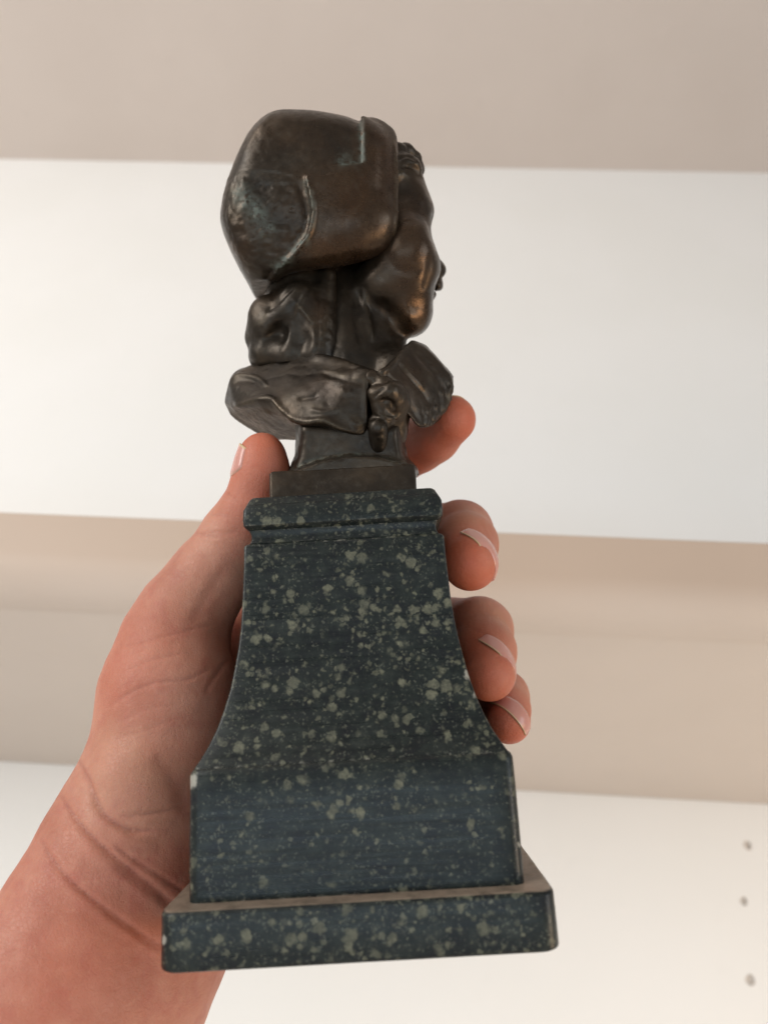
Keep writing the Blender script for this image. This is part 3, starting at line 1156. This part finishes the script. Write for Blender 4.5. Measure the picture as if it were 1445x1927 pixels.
# forearm and wrist: radial, middle and ulnar columns
chain(hv, [(-75, 2090, 215, 165), (40, 1900, 228, 148), (120, 1768, 240, 130), (180, 1668, 250, 120)], 10)
chain(hv, [(0, 2160, 212, 165), (112, 1950, 228, 148), (200, 1820, 242, 135), (255, 1700, 256, 125)], 16)
chain(hv, [(40, 2230, 215, 150), (150, 2030, 232, 126), (258, 1862, 250, 110), (322, 1735, 268, 105)], 16)
# heel of the hand
chain(hv, [(180, 1668, 250, 120), (248, 1562, 262, 128), (300, 1450, 276, 128)], 14)
chain(hv, [(255, 1700, 256, 125), (330, 1580, 276, 112), (380, 1480, 300, 100)], 14)
chain(hv, [(322, 1735, 268, 105), (400, 1600, 300, 95), (470, 1480, 330, 90)], 14)
# ball of the thumb
chain(hv, [(290, 1510, 268, 105), (312, 1390, 270, 104), (318, 1290, 276, 108), (330, 1200, 284, 90)], 12)
hv.put(ell(P(262, 1480, 252), (16, 17, 13), 10), 5)
# palm behind the stone
chain(hv, [(340, 1330, 296, 90), (470, 1200, 335, 80), (590, 1060, 352, 70)], 10)
chain(hv, [(380, 1430, 305, 90), (520, 1280, 345, 85), (640, 1150, 356, 72)], 12)
chain(hv, [(420, 1500, 320, 90), (560, 1370, 350, 85), (680, 1260, 356, 70)], 12)
chain(hv, [(470, 1480, 330, 90), (600, 1430, 350, 80), (700, 1360, 350, 62)], 12)
# thumb
th = [(330, 1200, 284, 90), (352, 1150, 288, 80), (398, 1085, 290, 72), (448, 1005, 290, 62), (480, 948, 288, 52), (494, 890, 287, 47), (494, 856, 287, 42)]
chain(hv, th, 6)
# fingers
fing = {
    'index': [(590, 1060, 352, 66), (690, 900, 356, 52), (790, 836, 334, 49), (815, 822, 326, 47), (850, 790, 314, 45)],
    'middle': [(640, 1150, 356, 68), (770, 1010, 352, 58), (868, 1000, 314, 57), (878, 1024, 296, 55), (884, 1060, 272, 52)],
    'ring': [(680, 1260, 356, 66), (800, 1180, 350, 58), (902, 1186, 306, 60), (912, 1225, 288, 56), (920, 1270, 268, 49)],
    'little': [(700, 1360, 350, 58), (840, 1300, 336, 48), (944, 1312, 300, 48), (948, 1332, 288, 46), (956, 1357, 272, 42)],
}
for nm, c in fing.items():
    t = Vol((-60, -140, 240), (72, 52, 378), 1.0)
    chain(t, c, 4)
    # graft onto the hand: soft at the palm, crisp between fingers
    off = np.round((t.lo-hv.lo)/hv.h).astype(int)
    sl = tuple(slice(off[i], min(off[i]+t.n[i], hv.n[i])) for i in range(3))
    o = hv.f[sl]
    d = t.f[:o.shape[0], :o.shape[1], :o.shape[2]]
    X = (t.lo[0]+t.h*np.arange(d.shape[0]))[:, None, None]
    Zz = (t.lo[2]+t.h*np.arange(d.shape[2]))[None, None, :]
    k = np.where(CX+F*X/Zz < 740, 10.0, 0.9).astype(np.float32)
    hh = np.maximum(k-np.abs(o-d), 0)/k
    hv.f[sl] = np.minimum(o, d)-hh*hh*k*0.25
# press the flesh against the stone and the bronze
r_ = hv.sub((-80, -200, 190), (72, 60, 380), 0)
sl, (gx, gy, gz) = r_
pd = ped_sd(gx, gy, gz)
o = hv.f[sl]
k = 1.6
hh = np.maximum(k-np.abs(o+pd), 0)/k
hv.f[sl] = np.maximum(o, -pd+0.15)+hh*hh*k*0.25

folds = [  # (points, depth mm, width px)
    ([(150, 1430), (168, 1468), (182, 1508), (208, 1542), (248, 1562), (295, 1562)], -1.02, 5.1),
    ([(150, 1490), (172, 1528), (205, 1558), (250, 1584), (300, 1590)], 0.6, 13),
    ([(118, 1500), (140, 1535), (175, 1575), (225, 1620), (275, 1658), (345, 1715)], -0.92, 4.7),
    ([(125, 1550), (170, 1597), (220, 1642), (270, 1680), (335, 1728)], 0.5, 11),
    ([(215, 1592), (250, 1616), (300, 1648), (365, 1690)], -0.75, 4.2),
    ([(215, 1632), (260, 1660), (310, 1696), (350, 1724)], -0.68, 11.0),
    ([(80, 1580), (98, 1615), (130, 1652), (175, 1692), (235, 1735), (330, 1800)], -0.82, 4.2),
    ([(90, 1632), (130, 1676), (180, 1716), (240, 1758), (320, 1812)], 0.4, 10),
    ([(190, 1712), (240, 1748), (300, 1790)], -0.34, 4.2),
    ([(228, 1535), (290, 1530), (360, 1515)], -0.54, 4.2),
    ([(360, 1180), (390, 1120), (430, 1060)], -0.41, 13.6),
    ([(290, 1420), (330, 1470), (350, 1530)], -0.48, 15.3),
    ([(240, 1215), (300, 1200), (360, 1185), (410, 1172)], -0.34, 2.6),
    ([(235, 1262), (290, 1240), (345, 1230)], -0.31, 2.6),
    ([(205, 1330), (250, 1300), (300, 1283), (350, 1280), (400, 1255)], -0.43, 2.6),
    ([(225, 1360), (275, 1335), (330, 1325)], -0.28, 2.6),
    ([(215, 1390), (270, 1375), (330, 1352)], -0.24, 2.6),
    ([(385, 1305), (400, 1280), (430, 1240)], -0.55, 3.7),
    ([(395, 1000), (425, 1003), (450, 1000)], -0.49, 3.1),
    ([(398, 968), (415, 968), (440, 975)], -0.55, 2.6), ([(420, 922), (432, 930), (448, 945)], -0.49, 2.6), ([(370, 1002), (392, 1008), (415, 1010)], -0.43, 2.6),
    ([(905, 985), (915, 1005), (925, 1030)], -0.18, 2.6), ([(860, 1015), (870, 1000), (890, 1000)], -0.31, 3.1), ([(880, 1180), (905, 1190), (925, 1200)], -0.31, 3.1),
]


def skin_extra(V, N, px, py):
    m = np.ones(len(V))
    for c in (P(885, 1045, 272), P(918, 1240, 270), P(948, 1340, 272), P(470, 850, 285), P(865, 765, 316)):
        m = np.minimum(m, sstep(np.linalg.norm(V-c, axis=1), 10, 20))     # firm flesh round the nails
    return m*(0.45*fbm(V, 0.045, 3)+0.10*fbm(V, 0.25, 3))


def skin_paint(V, N, px, py, h):
    bl = np.zeros(len(V))
    for c, r, a in ((P(*th[-1][:3]), 20, 0.9), (P(500, 950, 285), 18, 0.6), (P(*fing['index'][-1][:3]), 24, 0.95), (P(800, 830, 325), 22, 0.9), (P(*fing['middle'][-1][:3])+[-4, -2, 0], 26, 1.0),
                    (P(*fing['ring'][-1][:3])+[-4, -2, 0], 26, 1.0), (P(*fing['little'][-1][:3])+[-3, -2, 0], 20, 1.0), (P(430, 1250, 300), 34, 0.6), (P(250, 1270, 270), 26, 0.5), (P(850, 1220, 310), 16, 0.8), (P(845, 1050, 305), 14, 0.7),
                    (P(330, 1700, 245), 26, 0.35), (P(60, 1960, 205), 60, 0.25)):
        d = np.linalg.norm(V-c, axis=1)
        bl = np.maximum(bl, a*np.exp(-(d/r)**2))
    bl = np.clip(bl*(1+0.6*fbm(V, 0.08, 3)), 0, 1)
    pa = np.zeros(len(V))
    for c, r, a in ((P(255, 1460, 250), 20, 0.55), (P(885, 970, 290), 14, 0.5), (P(915, 1160, 290), 16, 0.55), (P(965, 1290, 290), 10, 0.3), (P(390, 1060, 270), 24, 0.3)):
        d = np.linalg.norm(V-c, axis=1)
        pa = np.maximum(pa, a*np.exp(-(d/r)**2))
    pa = np.clip(pa*(1+0.6*fbm(V+9, 0.1, 3)), 0, 1)
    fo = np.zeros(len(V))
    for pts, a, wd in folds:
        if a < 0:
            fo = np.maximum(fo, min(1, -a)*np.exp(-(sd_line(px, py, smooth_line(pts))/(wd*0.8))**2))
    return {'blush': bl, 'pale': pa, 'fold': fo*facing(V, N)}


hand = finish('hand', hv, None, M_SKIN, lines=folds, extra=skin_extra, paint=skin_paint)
hand.matrix_world = M_O
tag(hand, 'bare left hand and wrist gripping the stone pedestal from behind', 'hand')


UMAX = 4.2


def nail(a, b, dorsal, u0, u1, half, blush=0):
    """fingernail laid on the flesh: from u0 to u1 (mm past b along a->b), half = half width angle in degrees"""
    ax = unit(b-a)
    d = np.asarray(dorsal, float)
    d = unit(d-ax*(d @ ax))
    s = np.cross(ax, d)
    nu, nv = 12, 13
    G = np.zeros((nu, nv, 3))
    tip = np.zeros((nu, nv))
    C = np.zeros((nu, nv, 3))
    E = np.zeros((nu, nv, 3))
    RR = np.zeros((nu, nv))
    QQ = np.zeros((nu, nv))
    for i in range(nu):
        u = i/(nu-1)
        for j in range(nv):
            q = -1+2*j/(nv-1)
            uu = u0+(u1-u0)*u                # rounded root, gently rounded free edge
            uu += (u1-u0)*0.20*q*q*((1-2*u) if u < 0.5 else -0.9*(2*u-1))
            th_ = R(half)*q
            e = math.cos(th_)*d+math.sin(th_)*s
            c = b+ax*min(uu, UMAX)
            ts = np.linspace(2, 22, 161)
            f = hv.sample(c[None]+e[None]*ts[:, None])
            w_ = np.where(f > 0)[0]
            RR[i, j] = ts[w_[0]] if len(w_) else 9.0
            C[i, j], E[i, j], tip[i, j], QQ[i, j] = b+ax*uu, e, u, q
    # the plate follows the flesh it grows from, a little proud of it
    fit = RR.copy()
    for _ in range(4):
        p_ = np.pad(fit, 1, mode='edge')
        fit = 0.5*fit+0.125*(p_[:-2, 1:-1]+p_[2:, 1:-1]+p_[1:-1, :-2]+p_[1:-1, 2:])
    G = C + E*(fit+0.72-0.40*np.abs(QQ)**4-0.5*np.clip(1-tip/0.12, 0, 1))[..., None]
    top = G.reshape(-1, 3)
    cen = np.array([b+ax*0 for _ in range(len(top))])
    nrm = unit(d)
    bot = top - 0.6*nrm
    V = np.vstack([top, bot])
    n = nu*nv
    Fc = []
    for i in range(nu-1):
        for j in range(nv-1):
            q = (i*nv+j, i*nv+j+1, (i+1)*nv+j+1, (i+1)*nv+j)
            Fc.append(q)
            Fc.append(tuple(n+x for x in q[::-1]))
    rim = [(0, j) for j in range(nv)]+[(i, nv-1) for i in range(1, nu)]+[(nu-1, j) for j in range(nv-2, -1, -1)]+[(i, 0) for i in range(nu-2, 0, -1)]
    ri = [i*nv+j for i, j in rim]
    for k in range(len(ri)):
        x, y = ri[k], ri[(k+1) % len(ri)]
        Fc.append((y, x, n+x, n+y))
    o = mesh_obj('fingernail', c2o(V)*MM, Fc, M_NAIL, hand, True, {'tip': np.concatenate([tip.ravel(), tip.ravel()])})
    try:
        o.data.set_sharp_from_angle(angle=R(50))
    except Exception:
        pass
    return o


def fp(n, i):
    return P(*fing[n][i][:3])


def nail_at(c, ax, d, u0, u1, half):
    c, ax = np.asarray(c, float), unit(ax)
    nail(c-ax, c, d, u0, u1, half)


nail_at(P(863, 1046, 284), (-0.8, -0.3, -0.5), (0.38, 0.22, -0.90), -5.0, 3.6, 40)
nail_at(P(893, 1240, 282), (-0.75, -0.3, -0.58), (0.52, 0.25, -0.82), -5.0, 3.4, 40)
nail_at(P(925, 1338, 280), (-0.75, -0.45, -0.5), (0.34, 0.32, -0.88), -4.4, 2.8, 38)
nail(fp('index', 3), fp('index', 4), (0.15, 0.80, 0.50), -6.0, 5.0, 46)
nail(P(*th[-2][:3]), P(*th[-1][:3]), (-0.95, 0.0, -0.16), -9.0, 4.6, 44)
